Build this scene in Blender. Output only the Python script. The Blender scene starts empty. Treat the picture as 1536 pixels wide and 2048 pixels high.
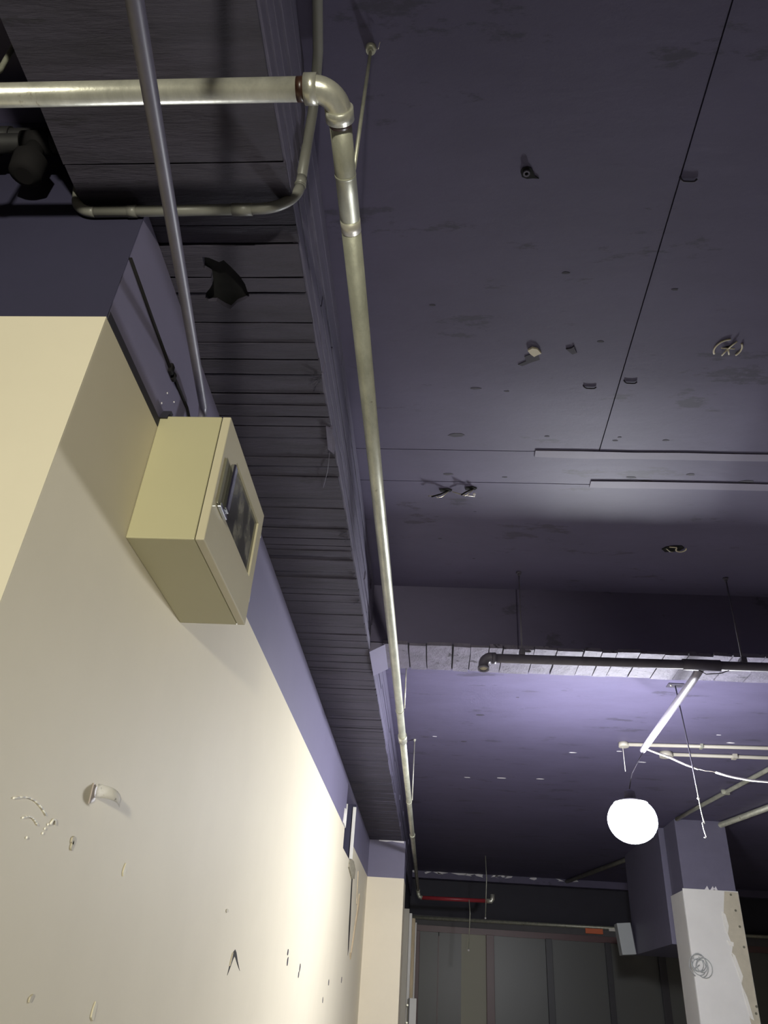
import bpy, bmesh, math, random
from mathutils import Vector, Matrix
random.seed(7)
scene = bpy.context.scene
C = scene.collection

# ------------------------------------------------------------------ camera
cam_data = bpy.data.cameras.new('camera')
cam = bpy.data.objects.new('camera', cam_data); C.objects.link(cam)
cam_data.sensor_fit = 'VERTICAL'; cam_data.sensor_height = 24.0
cam_data.lens = 24.0 * 1530.0 / 2048.0
cam_data.clip_start = 0.02; cam_data.clip_end = 200
# columns of the rotation: camera x, y, z axes in the world
def _cam_axes():
    f = 1530.0
    r = lambda u, v: Vector(((u-768)/f, (1024-v)/f, -1.0))
    d = r(864, 2030).normalized()                    # level direction along the room
    z = r(940, -1310); z = (z - d*z.dot(d)).normalized()   # up
    x = d.cross(z)
    return Matrix((x, d, z))                         # world = M @ camera
cam.matrix_world = Matrix.Translation((0, 0, 1.5)) @ _cam_axes().to_4x4()
scene.camera = cam

# ------------------------------------------------------------------ world, lights, exposure
world = bpy.data.worlds.new('world'); scene.world = world; world.use_nodes = True
world.node_tree.nodes['Background'].inputs[0].default_value = (0.02, 0.02, 0.03, 1)
world.node_tree.nodes['Background'].inputs[1].default_value = 0.3
scene.view_settings.view_transform = 'Standard'; scene.view_settings.look = 'None'
scene.view_settings.exposure = 0.0; scene.view_settings.gamma = 1.0
scene.view_settings.use_curve_mapping = False
LAMP = Vector((1.665, 6.99, 2.99)); LAMP_STRENGTH = 400.0
# work light standing somewhere behind the camera, pointing into the room
ld = bpy.data.lights.new('work_light', 'SPOT'); ld.energy = 1090; ld.color = (1.0, 0.97, 0.80); ld.shadow_soft_size = 0.10
ld.spot_size = math.radians(52); ld.spot_blend = 0.85
lo = bpy.data.objects.new('work_light', ld); lo.location = (0.35, -3.6, 1.75); C.objects.link(lo)
lo.rotation_euler = (Vector((-1.25, 1.5, 2.25)) - Vector(lo.location)).to_track_quat('-Z', 'Y').to_euler()

# ------------------------------------------------------------------ materials
def mat(name, col, rough=0.6, metal=0.0, var=0.0, vscale=6.0, bump=0.0, bscale=30.0, stretch=(1,1,1), spots=None, spec=0.5, detail=6.0):
    m = bpy.data.materials.new(name); m.use_nodes = True
    nt = m.node_tree; b = nt.nodes['Principled BSDF']
    b.inputs['Base Color'].default_value = (*col, 1); b.inputs['Roughness'].default_value = rough
    b.inputs['Metallic'].default_value = metal; b.inputs['Specular IOR Level'].default_value = spec
    if not (var or bump or spots): return m
    tc = nt.nodes.new('ShaderNodeNewGeometry'); mp = nt.nodes.new('ShaderNodeMapping'); mp.inputs['Scale'].default_value = stretch
    nt.links.new(tc.outputs['Position'], mp.inputs['Vector'])
    last = None
    if var:
        n = nt.nodes.new('ShaderNodeTexNoise'); n.inputs['Scale'].default_value = vscale; n.inputs['Detail'].default_value = detail
        n.inputs['Roughness'].default_value = 0.65
        nt.links.new(mp.outputs[0], n.inputs['Vector'])
        r = nt.nodes.new('ShaderNodeValToRGB'); r.color_ramp.elements[0].position = 0.3; r.color_ramp.elements[1].position = 0.7
        r.color_ramp.elements[0].color = (*[max(0, c*(1-var)) for c in col], 1)
        r.color_ramp.elements[1].color = (*[min(1, c*(1+var)) for c in col], 1)
        nt.links.new(n.outputs['Fac'], r.inputs['Fac']); last = r.outputs['Color']
    if spots:                                        # (colour, scale, threshold, stretch): scattered stains of their own
        sc, ss, th, st = spots
        mp2 = nt.nodes.new('ShaderNodeMapping'); mp2.inputs['Scale'].default_value = st
        nt.links.new(tc.outputs['Position'], mp2.inputs['Vector'])
        n = nt.nodes.new('ShaderNodeTexNoise'); n.inputs['Scale'].default_value = ss; n.inputs['Detail'].default_value = 8; n.inputs['Roughness'].default_value = 0.7
        nt.links.new(mp2.outputs[0], n.inputs['Vector'])
        r = nt.nodes.new('ShaderNodeValToRGB'); r.color_ramp.elements[0].position = th; r.color_ramp.elements[1].position = th+0.05
        nt.links.new(n.outputs['Fac'], r.inputs['Fac'])
        mx = nt.nodes.new('ShaderNodeMix'); mx.data_type = 'RGBA'
        nt.links.new(r.outputs['Color'], mx.inputs[0])
        if last: nt.links.new(last, mx.inputs[6])
        else: mx.inputs[6].default_value = (*col, 1)
        mx.inputs[7].default_value = (*sc, 1); last = mx.outputs[2]
    if last: nt.links.new(last, b.inputs['Base Color'])
    if bump:
        n = nt.nodes.new('ShaderNodeTexNoise'); n.inputs['Scale'].default_value = bscale; n.inputs['Detail'].default_value = 8; n.inputs['Roughness'].default_value = 0.7
        nt.links.new(mp.outputs[0], n.inputs['Vector'])
        bp = nt.nodes.new('ShaderNodeBump'); bp.inputs['Strength'].default_value = bump; bp.inputs['Distance'].default_value = 0.02
        nt.links.new(n.outputs['Fac'], bp.inputs['Height']); nt.links.new(bp.outputs[0], b.inputs['Normal'])
    return m

PUR = (0.094, 0.082, 0.146)
M_slab = mat('purple_slab_paint', PUR, 0.6, var=0.10, vscale=2.5, bump=0.10, bscale=14, stretch=(0.6,1.3,1), spots=((0.060,0.053,0.088), 3.0, 0.59, (0.6,1.8,1)))
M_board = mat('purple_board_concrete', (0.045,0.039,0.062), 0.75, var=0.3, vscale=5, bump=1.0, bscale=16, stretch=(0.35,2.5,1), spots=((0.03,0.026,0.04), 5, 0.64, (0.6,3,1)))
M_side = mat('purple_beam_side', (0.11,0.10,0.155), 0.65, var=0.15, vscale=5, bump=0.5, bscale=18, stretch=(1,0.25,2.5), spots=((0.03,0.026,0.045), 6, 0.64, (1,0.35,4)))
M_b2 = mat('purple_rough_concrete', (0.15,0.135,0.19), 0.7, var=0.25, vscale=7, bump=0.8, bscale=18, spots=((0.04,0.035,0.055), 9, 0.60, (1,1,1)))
M_wallp = mat('purple_wall_paint', (0.168,0.154,0.235), 0.5, var=0.05, vscale=2, bump=0.06, bscale=20)  # lit copy of the wall purple, lamplight put into the colour
M_wallr = mat('shaded_purple_wall_paint', (0.031,0.029,0.060), 0.65, var=0.08, vscale=2, bump=0.08, bscale=14)  # shaded copy of the wall purple, dimness put into the colour
M_dark = mat('dark_purple_paint', (0.03,0.028,0.042), 0.7, var=0.1, vscale=3)
M_beige = mat('beige_wall_paint', (0.71,0.645,0.50), 0.62, var=0.03, vscale=1.2, bump=0.03, bscale=8, spec=0.25)
M_cream = mat('cream_column_paint', (0.86,0.77,0.60), 0.5, var=0.03, vscale=1.5)
M_white = mat('white_cladding', (0.78,0.76,0.72), 0.5, var=0.05, vscale=1.5)
M_tanpatch = mat('tan_filler', (0.52,0.47,0.36), 0.7, var=0.1, vscale=6)
M_patchw = mat('white_filler', (0.82,0.79,0.72), 0.7, var=0.05)
M_floor = mat('concrete_floor', (0.38,0.37,0.36), 0.7, var=0.1, vscale=2, bump=0.1)
M_plain = mat('dark_far_wall', (0.10,0.095,0.10), 0.7, var=0.1)
M_galv = mat('galvanised_steel', (0.62,0.61,0.52), 0.30, metal=0.62, var=0.22, vscale=14, stretch=(1,0.35,1), bump=0.08, bscale=40, spots=((0.30,0.27,0.19), 10, 0.66, (1.0,0.5,1)))
M_galvd = mat('dull_galvanised', (0.47,0.47,0.38), 0.42, metal=0.5, var=0.25, vscale=16, stretch=(1,0.4,1), bump=0.1, bscale=40, spots=((0.20,0.17,0.12), 9, 0.64, (1,0.5,1)))
M_rust = mat('rusty_sealant', (0.045,0.020,0.013), 0.35, var=0.5, vscale=50)
M_band = mat('bright_steel', (0.66,0.63,0.54), 0.4, metal=0.5, var=0.1, vscale=20)
M_pvc = mat('grey_pvc', (0.20,0.197,0.175), 0.42, var=0.08, vscale=8)
M_pconduit = mat('purple_painted_conduit', (0.15,0.14,0.19), 0.45, var=0.12, vscale=12)
M_blackp = mat('black_pipe', (0.02,0.019,0.021), 0.6, var=0.3, vscale=10)
M_darkpipe = mat('dark_painted_pipe', (0.10,0.09,0.125), 0.5, var=0.15, vscale=10)
M_black = mat('black_rubber', (0.010,0.009,0.010), 0.85, spec=0.2)
M_hole = mat('raw_dark_cavity', (0.006,0.006,0.006), 0.9, var=0.6, vscale=30)  # near black, puts the shade of hollows into the colour
M_box = mat('beige_box_enamel', (0.47,0.435,0.27), 0.4, var=0.02, vscale=2)
M_door = mat('beige_door_enamel', (0.54,0.49,0.35), 0.2, var=0.02, vscale=2)
M_chrome = mat('chrome', (0.6,0.62,0.66), 0.12, metal=1.0)
M_housing = mat('grey_latch_housing', (0.20,0.19,0.14), 0.4, metal=0.3)
M_cable = mat('white_cable', (0.75,0.72,0.66), 0.45)
M_trunk = mat('cream_trunking', (0.40,0.37,0.31), 0.5)
M_copper = mat('bare_wire', (0.55,0.50,0.42), 0.35, metal=0.6)
M_paper = mat('white_paper', (0.85,0.83,0.80), 0.7, spots=((0.35,0.34,0.34), 60, 0.6, (1,1,1)))
M_shiny = mat('glossy_residue', (0.95,0.92,0.85), 0.08)
M_chip = mat('pale_chip', (0.70,0.64,0.48), 0.6)
M_flake = mat('white_flake', (0.75,0.72,0.74), 0.6)
M_dflake = mat('dark_flake', (0.045,0.04,0.058), 0.7)
M_red = mat('red_pipe_paint', (0.30,0.03,0.04), 0.4)
M_orange = mat('orange_tag', (0.75,0.16,0.05), 0.5)
M_frame = mat('reddish_frame', (0.11,0.05,0.052), 0.4)
M_fdark = mat('dark_frame', (0.035,0.033,0.04), 0.4)
M_wood = mat('raw_wood', (0.62,0.50,0.33), 0.7, var=0.2, vscale=12, stretch=(1,1,0.2))
M_gap = mat('gap_shade', (0.02,0.016,0.014), 0.9)  # near black, shade inside crack and tear put into the colour
M_streak_back = mat('lamp_streak_panel', (0.52,0.50,0.38), 0.55, var=0.15, vscale=2, stretch=(2,1,0.1))  # lighter panel, lamp's streak in the glass put into its colour
M_patch = mat('fresh_plaster_strip', (0.19,0.172,0.235), 0.6, var=0.06, vscale=4)
M_pale = mat('pale_panel', (0.42,0.44,0.44), 0.5)
M_duct = mat('purple_bulkhead', (0.14,0.13,0.19), 0.5, var=0.05)

def glass_mat(name, col, rough, trans, smear):
    m = bpy.data.materials.new(name); m.use_nodes = True; nt = m.node_tree; b = nt.nodes['Principled BSDF']
    b.inputs['Base Color'].default_value = (*col, 1); b.inputs['Roughness'].default_value = rough
    b.inputs['Transmission Weight'].default_value = trans
    g = nt.nodes.new('ShaderNodeNewGeometry'); n = nt.nodes.new('ShaderNodeTexNoise'); n.inputs['Scale'].default_value = 9; n.inputs['Detail'].default_value = 6
    nt.links.new(g.outputs['Position'], n.inputs['Vector'])
    r = nt.nodes.new('ShaderNodeValToRGB'); r.color_ramp.elements[0].position = 0.50; r.color_ramp.elements[1].position = 0.78
    r.color_ramp.elements[1].color = (smear, smear, smear, 1)
    nt.links.new(n.outputs['Fac'], r.inputs['Fac'])
    d = nt.nodes.new('ShaderNodeBsdfDiffuse'); d.inputs[0].default_value = (0.40, 0.38, 0.30, 1)
    mx = nt.nodes.new('ShaderNodeMixShader'); nt.links.new(r.outputs['Color'], mx.inputs[0])
    nt.links.new(b.outputs[0], mx.inputs[1]); nt.links.new(d.outputs[0], mx.inputs[2])
    nt.links.new(mx.outputs[0], nt.nodes['Material Output'].inputs['Surface'])
    return m
M_pane = glass_mat('dusty_pane', (0.10,0.10,0.08), 0.12, 0.5, 0.6)
M_glass = glass_mat('dark_partition_glass', (0.22,0.225,0.21), 0.38, 0.55, 0.0)
M_streak = glass_mat('lamp_streak_pane', (0.40,0.385,0.29), 0.5, 0.15, 0.0)  # pale olive paints the lamp's reflected streak into the pane
M_gdark = glass_mat('smoked_pane', (0.12,0.115,0.11), 0.38, 0.5, 0.0)
M_lamp = bpy.data.materials.new('lamp_glow'); M_lamp.use_nodes = True
_b = M_lamp.node_tree.nodes['Principled BSDF']
_b.inputs['Emission Color'].default_value = (0.93, 0.95, 1.0, 1); _b.inputs['Emission Strength'].default_value = LAMP_STRENGTH

# ------------------------------------------------------------------ mesh helpers
def BM(): return bmesh.new()
def box(bm, x0, x1, y0, y1, z0, z1, mi=0, rot=None, origin=None):
    vs = [bm.verts.new(p) for p in ((x0,y0,z0),(x1,y0,z0),(x1,y1,z0),(x0,y1,z0),(x0,y0,z1),(x1,y0,z1),(x1,y1,z1),(x0,y1,z1))]
    fs = [bm.faces.new([vs[i] for i in q]) for q in ((3,2,1,0),(4,5,6,7),(0,1,5,4),(1,2,6,5),(2,3,7,6),(3,0,4,7))]
    for f in fs: f.material_index = mi
    if rot is not None:
        o = Vector(origin)
        for v in vs: v.co = rot @ (v.co - o) + o
    return fs
def bev(bm, w, seg=2):
    bmesh.ops.bevel(bm, geom=list(bm.edges), offset=w, segments=seg, affect='EDGES', profile=0.5); return bm
def cbox(x0,x1,y0,y1,z0,z1,b=0.0):
    bm = BM(); box(bm,x0,x1,y0,y1,z0,z1)
    return bev(bm,b) if b else bm
def frames(pts):
    pts = [Vector(p) for p in pts]; T = []
    for i in range(len(pts)):
        a = pts[max(i-1,0)]; b = pts[min(i+1,len(pts)-1)]; T.append((b-a).normalized())
    n = T[0].orthogonal().normalized(); N = []
    for t in T:
        n = (n - t*n.dot(t)).normalized(); N.append(n)
    return pts, T, N
def tube(bm, pts, r, seg=16, caps=True, mi=0):
    pts, T, N = frames(pts); rings = []
    for i,(p,t,n) in enumerate(zip(pts,T,N)):
        ri = r[i] if isinstance(r,(list,tuple)) else r
        b = t.cross(n)
        rings.append([bm.verts.new(p + (n*math.cos(2*math.pi*k/seg) + b*math.sin(2*math.pi*k/seg))*ri) for k in range(seg)])
    for a,b in zip(rings[:-1], rings[1:]):
        for k in range(seg):
            f = bm.faces.new((a[k], a[(k+1)%seg], b[(k+1)%seg], b[k])); f.smooth = True; f.material_index = mi
    if caps:
        for R_, rev in ((rings[0], True), (rings[-1], False)):
            f = bm.faces.new(list(reversed(R_)) if rev else R_); f.material_index = mi
    return bm
def T1(pts, r, seg=16): return tube(BM(), pts, r, seg)
def ringtube(p0, p1, r_out, r_in, seg=20):          # hollow sleeve
    bm = BM(); p0 = Vector(p0); p1 = Vector(p1)
    t = (p1-p0).normalized(); n = t.orthogonal().normalized(); b = t.cross(n)
    prof = [(p0,r_in),(p0,r_out),(p1,r_out),(p1,r_in)]
    R_ = [[bm.verts.new(p + (n*math.cos(2*math.pi*k/seg)+b*math.sin(2*math.pi*k/seg))*r) for k in range(seg)] for p,r in prof]
    for i in range(4):
        a, c = R_[i], R_[(i+1)%4]
        for k in range(seg): 
            f = bm.faces.new((a[k],a[(k+1)%seg],c[(k+1)%seg],c[k])); f.smooth = i in (1,3)
    return bm
def arc(c, a, b, r, t0, t1, n=10):                  # points on a circle in plane a,b
    c, a, b = Vector(c), Vector(a), Vector(b)
    return [c + (a*math.cos(t0+(t1-t0)*i/n) + b*math.sin(t0+(t1-t0)*i/n))*r for i in range(n+1)]
def prism(poly, axis, a0, a1, bm=None):             # polygon (2-D) extruded along x or z
    bm = bm or BM()
    P = (lambda q,a: (a,q[0],q[1])) if axis == 'x' else ((lambda q,a: (q[0],q[1],a)) if axis == 'z' else (lambda q,a: (q[0],a,q[1])))
    A = [bm.verts.new(P(q,a0)) for q in poly]; B = [bm.verts.new(P(q,a1)) for q in poly]
    n = len(poly); bm.faces.new(A); bm.faces.new(list(reversed(B)))
    for i in range(n): bm.faces.new((A[i],B[i],B[(i+1)%n],A[(i+1)%n]))
    bmesh.ops.recalc_face_normals(bm, faces=bm.faces)
    return bm
def ball(bm, c, r, sx=1, sy=1, sz=1, seg=24, rings=14):
    bmesh.ops.create_uvsphere(bm, u_segments=seg, v_segments=rings, radius=r,
        matrix=Matrix.Translation(c) @ Matrix.Diagonal((sx,sy,sz,1)))
    for f in bm.faces: f.smooth = True
    return bm
def obj(name, bm, mats, parent=None, smooth=False):
    me = bpy.data.meshes.new(name)
    bmesh.ops.recalc_face_normals(bm, faces=bm.faces)
    if parent is not None and parent.type == 'EMPTY': bmesh.ops.translate(bm, verts=bm.verts, vec=-Vector(parent.location))
    bm.to_mesh(me); bm.free()
    for m in (mats if isinstance(mats,(list,tuple)) else [mats]): me.materials.append(m)
    o = bpy.data.objects.new(name, me); C.objects.link(o)
    if parent is not None:
        o.parent = parent
    return o
def sub(name, bm, m, part, thing_):                 # sub-part: its part has no offset of its own
    bmesh.ops.translate(bm, verts=bm.verts, vec=-Vector(thing_.location))
    me = bpy.data.meshes.new(name); bmesh.ops.recalc_face_normals(bm, faces=bm.faces); bm.to_mesh(me); bm.free(); me.materials.append(m)
    o = bpy.data.objects.new(name, me); C.objects.link(o); o.parent = part; return o
def thing(name, label, cat, loc=(0,0,0), group=None):
    o = bpy.data.objects.new(name, None); C.objects.link(o); o.location = loc; o.empty_display_size = 0.1
    return tag(o, label, cat, group)
def tag(o, label, cat, group=None):
    o['label'] = label; o['category'] = cat
    if group: o['group'] = group
    return o
def struct(name, bm, m, label=None):
    o = obj(name, bm, m); o['kind'] = 'structure'
    if label: o['label'] = label
    return o
def cut(o, cutter_bm):                              # cut a hole into o, then drop the cutter
    me = bpy.data.meshes.new('cutter'); bmesh.ops.recalc_face_normals(cutter_bm, faces=cutter_bm.faces)
    cutter_bm.to_mesh(me); cutter_bm.free()
    c = bpy.data.objects.new('cutter', me); C.objects.link(c)
    md = o.modifiers.new('b','BOOLEAN'); md.object = c; md.operation = 'DIFFERENCE'; md.solver = 'EXACT'
    dg = bpy.context.evaluated_depsgraph_get(); dg.update()
    nm = bpy.data.meshes.new_from_object(o.evaluated_get(dg)); o.modifiers.clear(); o.data = nm
    bpy.data.objects.remove(c); bpy.data.meshes.remove(me)

# ------------------------------------------------------------------ setting: floor, ceiling, walls
SLAB = 4.20; SOF = 3.67; PAINT = 3.156
struct('floor', cbox(-4.2, 9.2, -7.2, 20.2, -0.15, 0.0), M_floor)
ceiling = struct('ceiling', cbox(-4.2, 9.2, -7.2, 20.2, SLAB+0.012, SLAB+0.2), M_dark)
G = 0.0028
def panel(x0,x1,y0,y1,dz=0.0): return obj('panel', cbox(x0+G,x1-G,y0+G,y1-G,SLAB-dz,SLAB+0.014), M_slab, ceiling)
panel(-0.6,0.862,-7.2,3.467); panel(0.862,3.4,-7.2,3.467); panel(3.4,9.2,-7.2,3.467)
panel(-0.6,9.2,3.467,3.778); panel(-0.6,9.2,3.778,5.2)
panel(-0.6,9.2,5.5,19.0); panel(-4.2,-1.1,-7.2,1.7)
def strip(name, x0,x1,y0,y1,t,m):
    bm = BM(); n = 10; top = []; 
    P = [(x0+(x1-x0)*i/n, y0+random.uniform(-.004,.004)) for i in range(n+1)] + [(x1-(x1-x0)*i/n, y1+random.uniform(-.004,.004)) for i in range(n+1)]
    return obj(name, prism(P,'z',SLAB-t,SLAB+0.004), m, ceiling)
strip('plaster_strip', 0.510, 3.2, 3.455, 3.515, 0.006, M_patch)
strip('plaster_strip', 0.866, 3.2, 3.735, 3.800, 0.006, M_patch)

wall_left = struct('wall_left', cbox(-1.2,-1.0,1.522,8.87,0,PAINT), M_beige, 'beige side wall with a purple band along its top')
obj('purple_band', cbox(-1.2,-1.001,1.522,8.87,PAINT,SOF-0.005), M_wallp, wall_left)
bm = BM(); box(bm,-1.2,-1.0,8.87,9.95,0,2.95); obj('sill_section', bm, M_beige, wall_left)
obj('lintel_section', cbox(-1.2,-1.001,8.87,9.95,3.63,SOF-0.005), M_wallp, wall_left)
bm = BM(); box(bm,-1.2,-1.0,9.95,12.4,0,PAINT); far_section = obj('far_section', bm, M_beige, wall_left)
obj('purple_band', cbox(-1.2,-1.001,9.95,12.4,PAINT,SOF-0.005), M_wallp, wall_left)
obj('opening_back', cbox(-1.45,-1.2,8.6,10.2,2.7,3.7), M_wallp, wall_left)
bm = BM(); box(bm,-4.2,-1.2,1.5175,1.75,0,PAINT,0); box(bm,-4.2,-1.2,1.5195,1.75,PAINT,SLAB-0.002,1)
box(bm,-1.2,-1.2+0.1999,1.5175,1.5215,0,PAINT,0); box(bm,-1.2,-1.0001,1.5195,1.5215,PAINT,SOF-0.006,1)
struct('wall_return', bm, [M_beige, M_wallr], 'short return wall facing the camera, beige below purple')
struct('wall_back', cbox(-4.2,9.2,-7.35,-7.2,0,4.4), M_cream)
struct('wall_right', cbox(9.2,9.35,-7.2,20.2,0,4.4), M_cream)
struct('wall_far', cbox(-4.2,9.2,20.2,20.35,0,4.4), M_plain)
struct('wall_side', cbox(-4.35,-4.2,-7.2,1.75,0,4.4), M_plain)
obj('paint_strip', cbox(-1.004,-0.997,1.524,3.2,PAINT-0.002,PAINT+0.028), M_dark, wall_left)

# wall opening: metal stud, broken board edges, mortar lump, crack and splintered batten
obj('metal_stud', cbox(-1.035,-0.995,9.915,9.93,2.94,3.60,0.003), M_patchw, wall_left)
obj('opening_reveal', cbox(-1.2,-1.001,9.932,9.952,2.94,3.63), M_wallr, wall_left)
obj('metal_stud', cbox(-1.19,-1.15,9.60,9.64,2.95,3.62,0.003), M_galvd, wall_left)
obj('board_edge', prism([(8.66,3.17),(8.90,3.16),(8.93,3.42),(8.86,3.30),(8.80,3.34),(8.74,3.26),(8.72,3.33)],'x',-1.01,-0.992), M_patchw, wall_left)
obj('mortar_lump', prism([(9.55,2.86),(10.0,2.80),(10.30,2.84),(10.33,2.95),(10.05,3.0),(9.75,2.98),(9.6,2.95)],'x',-1.02,-0.985), mat('mortar', (0.33,0.30,0.22), 0.8, var=0.4, vscale=20), wall_left)
crack = [(10.02,2.93),(10.16,2.92),(10.24,2.60),(10.34,2.35),(10.36,2.10),(10.30,2.02),(10.16,2.3),(10.09,2.6)]
obj('crack_shade', prism(crack,'x',-1.03,-0.9985), M_gap, wall_left)  # flat dark sheet painted as the shade in the crack
obj('splintered_batten', prism([(10.50,2.06),(10.62,2.07),(10.85,2.35),(11.02,2.54),(11.18,2.78),(11.24,2.62),(11.10,2.5),(10.80,2.22),(10.60,2.0)],'x',-1.005,-0.985), M_wood, wall_left)
obj('splintered_batten', prism([(10.9,2.63),(10.95,2.62),(10.85,3.0),(10.82,3.0)],'x',-1.005,-0.992), M_wood, wall_left)

# V-shaped tear in the wall
vee = [(4.311,1.600),(4.335,1.660),(4.365,1.702),(4.402,1.716),(4.44,1.704),(4.50,1.668),(4.578,1.630),(4.50,1.655),(4.43,1.682),(4.405,1.685),(4.385,1.670),(4.355,1.640)]
obj('tear_shade', prism(vee,'x',-1.03,-0.9985), M_gap, wall_left)  # no hollow here, dark sheet stands for the shade in the tear
obj('torn_flap', prism([(4.322,1.640),(4.342,1.685),(4.352,1.700),(4.346,1.682),(4.330,1.648)],'x',-1.002,-0.994), M_beige, wall_left)
def chip(y,z,s,m,par=None,asp=1.0,ang=0.0,n=7):
    P = []
    for k in range(n):
        a = 2*math.pi*k/n; r = s*random.uniform(0.6,1.1)
        p = (math.cos(a)*r, math.sin(a)*r*asp); P.append((y+p[0]*math.cos(ang)-p[1]*math.sin(ang), z+p[0]*math.sin(ang)+p[1]*math.cos(ang)))
    return obj('paint_chip', prism(P,'x',-1.001,-0.996), m, wall_left)
chip(2.215,1.842,0.013,M_tanpatch); chip(2.215,1.828,0.007,M_tanpatch,asp=2.2)
chip(2.646,1.829,0.013,M_chip,asp=1.6); chip(2.655,1.444,0.015,M_chip,asp=1.8); chip(2.212,1.472,0.013,M_tanpatch,asp=0.6,ang=.6)
for y,z in ((6.02,1.80),(6.05,1.75),(6.65,1.74),(6.62,1.69),(8.6,1.70),(9.8,1.76),(8.25,1.55),(5.0,1.30)): chip(y,z,0.018,M_dflake,asp=1.6)
chip(4.1,1.86,0.03,M_tanpatch,asp=.4); 
for (u0,u1,z,s) in ((1.835,2.02,1.868,0.018),(1.905,1.99,1.838,0.010)):
    pts = [(-0.998, u0+(u1-u0)*i/14, z + s*math.sin(math.pi*i/14)) for i in range(15)]
    for a in range(0,14,2): obj('adhesive_residue', T1(pts[a:a+3], 0.0022, 6), M_shiny, wall_left)
obj('adhesive_residue', T1([(-0.998,2.055,1.853),(-0.998,2.065,1.866),(-0.998,2.078,1.868),(-0.998,2.085,1.858)],0.003,6), M_shiny, wall_left)
for y,z in ((2.035,1.838),(2.03,1.826),(1.955,1.802),(2.045,1.85)): obj('adhesive_residue', ball(BM(),(-0.999,y,z),0.0035,seg=8,rings=6), M_shiny, wall_left)
for y,z in ((2.02,3.31),(2.09,3.33),(2.0,3.245),(2.10,3.28)): obj('paint_chip', ball(BM(),(-0.999,y,z),0.004,.5,1,1,8,6), M_flake, wall_left)

# ------------------------------------------------------------------ beams (board-marked concrete)
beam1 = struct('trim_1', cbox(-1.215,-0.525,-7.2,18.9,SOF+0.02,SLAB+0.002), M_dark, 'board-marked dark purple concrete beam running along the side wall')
y = 0.55; k = 0; soffit_boards = []
near = [0.80,1.12,1.36,1.585,1.66,1.80,1.87,2.02,2.12,2.21,2.30,2.42,2.49,2.56,2.63,2.71,2.86,2.93,3.02]
edges = near + []
yy = near[-1]
while yy < 12.36:
    yy += random.choice((0.05,0.06,0.08,0.10,0.12,0.14,0.18)); edges.append(min(yy,12.39))
edges = [-0.2,0.2,0.55] + edges
def board(a,b,x0,x1,z0,z1,par,m,jag=0.006):
    bm = BM(); n = 4
    P = [(x0 + (x1-x0)*i/n + (0), a + random.uniform(-.5,.5)*0.004) for i in range(n+1)] + [(x1-(x1-x0)*i/n, b + random.uniform(-.5,.5)*0.004) for i in range(n+1)]
    P = [(px + (random.uniform(-jag,jag*0.3) if px in (x0,x1) else 0), py) for px,py in P]
    return obj('board_mark', prism(P,'z',z0,z1,bm), m, par)
for a,b in zip(edges[:-1],edges[1:]):
    g = random.choice((0.002,0.003,0.005,0.006))
    t = random.uniform(-0.005,0.003)
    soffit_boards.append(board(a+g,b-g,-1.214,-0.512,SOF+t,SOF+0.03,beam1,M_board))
# lengthwise boards on the room side of the beam
zs = [SOF+0.004,3.745,3.80,3.865,3.935,4.01,4.10,SLAB-0.004]
for z0,z1 in zip(zs[:-1],zs[1:]):
    y = -0.5 + random.uniform(0,0.6)
    while y < 18.5:
        L = random.uniform(1.4,3.2); e = min(y+L,18.8)

        d = random.uniform(-0.008,0.006)
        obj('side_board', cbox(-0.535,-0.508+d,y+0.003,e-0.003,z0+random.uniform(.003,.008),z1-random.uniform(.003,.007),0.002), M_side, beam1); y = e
# broken pocket in the soffit
pocket = [(-0.861,1.709),(-0.836,1.714),(-0.806,1.732),(-0.788,1.723),(-0.767,1.754),(-0.745,1.793),(-0.733,1.828),(-0.730,1.888),(-0.751,1.905),(-0.784,1.920),(-0.816,1.951),(-0.837,1.936),(-0.861,1.913),(-0.891,1.913),(-0.899,1.898),(-0.890,1.871),(-0.867,1.847),(-0.854,1.828),(-0.849,1.784),(-0.868,1.761)]
for o in soffit_boards:
    ys = [v.co.y for v in o.data.vertices]
    if min(ys) < 1.96 and max(ys) > 1.69: cut(o, prism(pocket,'z',SOF-0.05,SOF+0.05))
cut(beam1, prism(pocket,'z',SOF-0.05,SOF+0.10)); obj('pocket_lining', prism([(-.8+(a+.8)*1.03,1.82+(b-1.82)*1.03) for a,b in pocket],'z',SOF+0.022,SOF+0.12), M_hole, beam1)  # near-black lining adds the hollow's shade by colour
# spalled corner and hanging straw
obj('spalled_corner', prism([(-0.53,2.62),(-0.505,2.64),(-0.50,2.74),(-0.515,2.82),(-0.54,2.78)],'z',SOF-0.012,SOF+0.03), M_side, beam1)
obj('straw', T1([(-0.53,2.78,SOF-0.004),(-0.56,2.95,SOF-0.012),(-0.60,3.10,SOF-0.006)],0.0012,5), M_pconduit, beam1)
for y0 in (2.30,3.55,4.0,4.35):
    bm = BM()
    for q in range(7):
        a = random.uniform(-.04,.04); tube(bm,[(-0.516,y0+a,SOF),(-0.53+random.uniform(-.04,.01),y0+a+random.uniform(-.03,.05),SOF-0.012)],0.0012,4)
    o = obj('frayed_edge', bm, M_board, beam1); o['kind'] = 'stuff'

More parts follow.
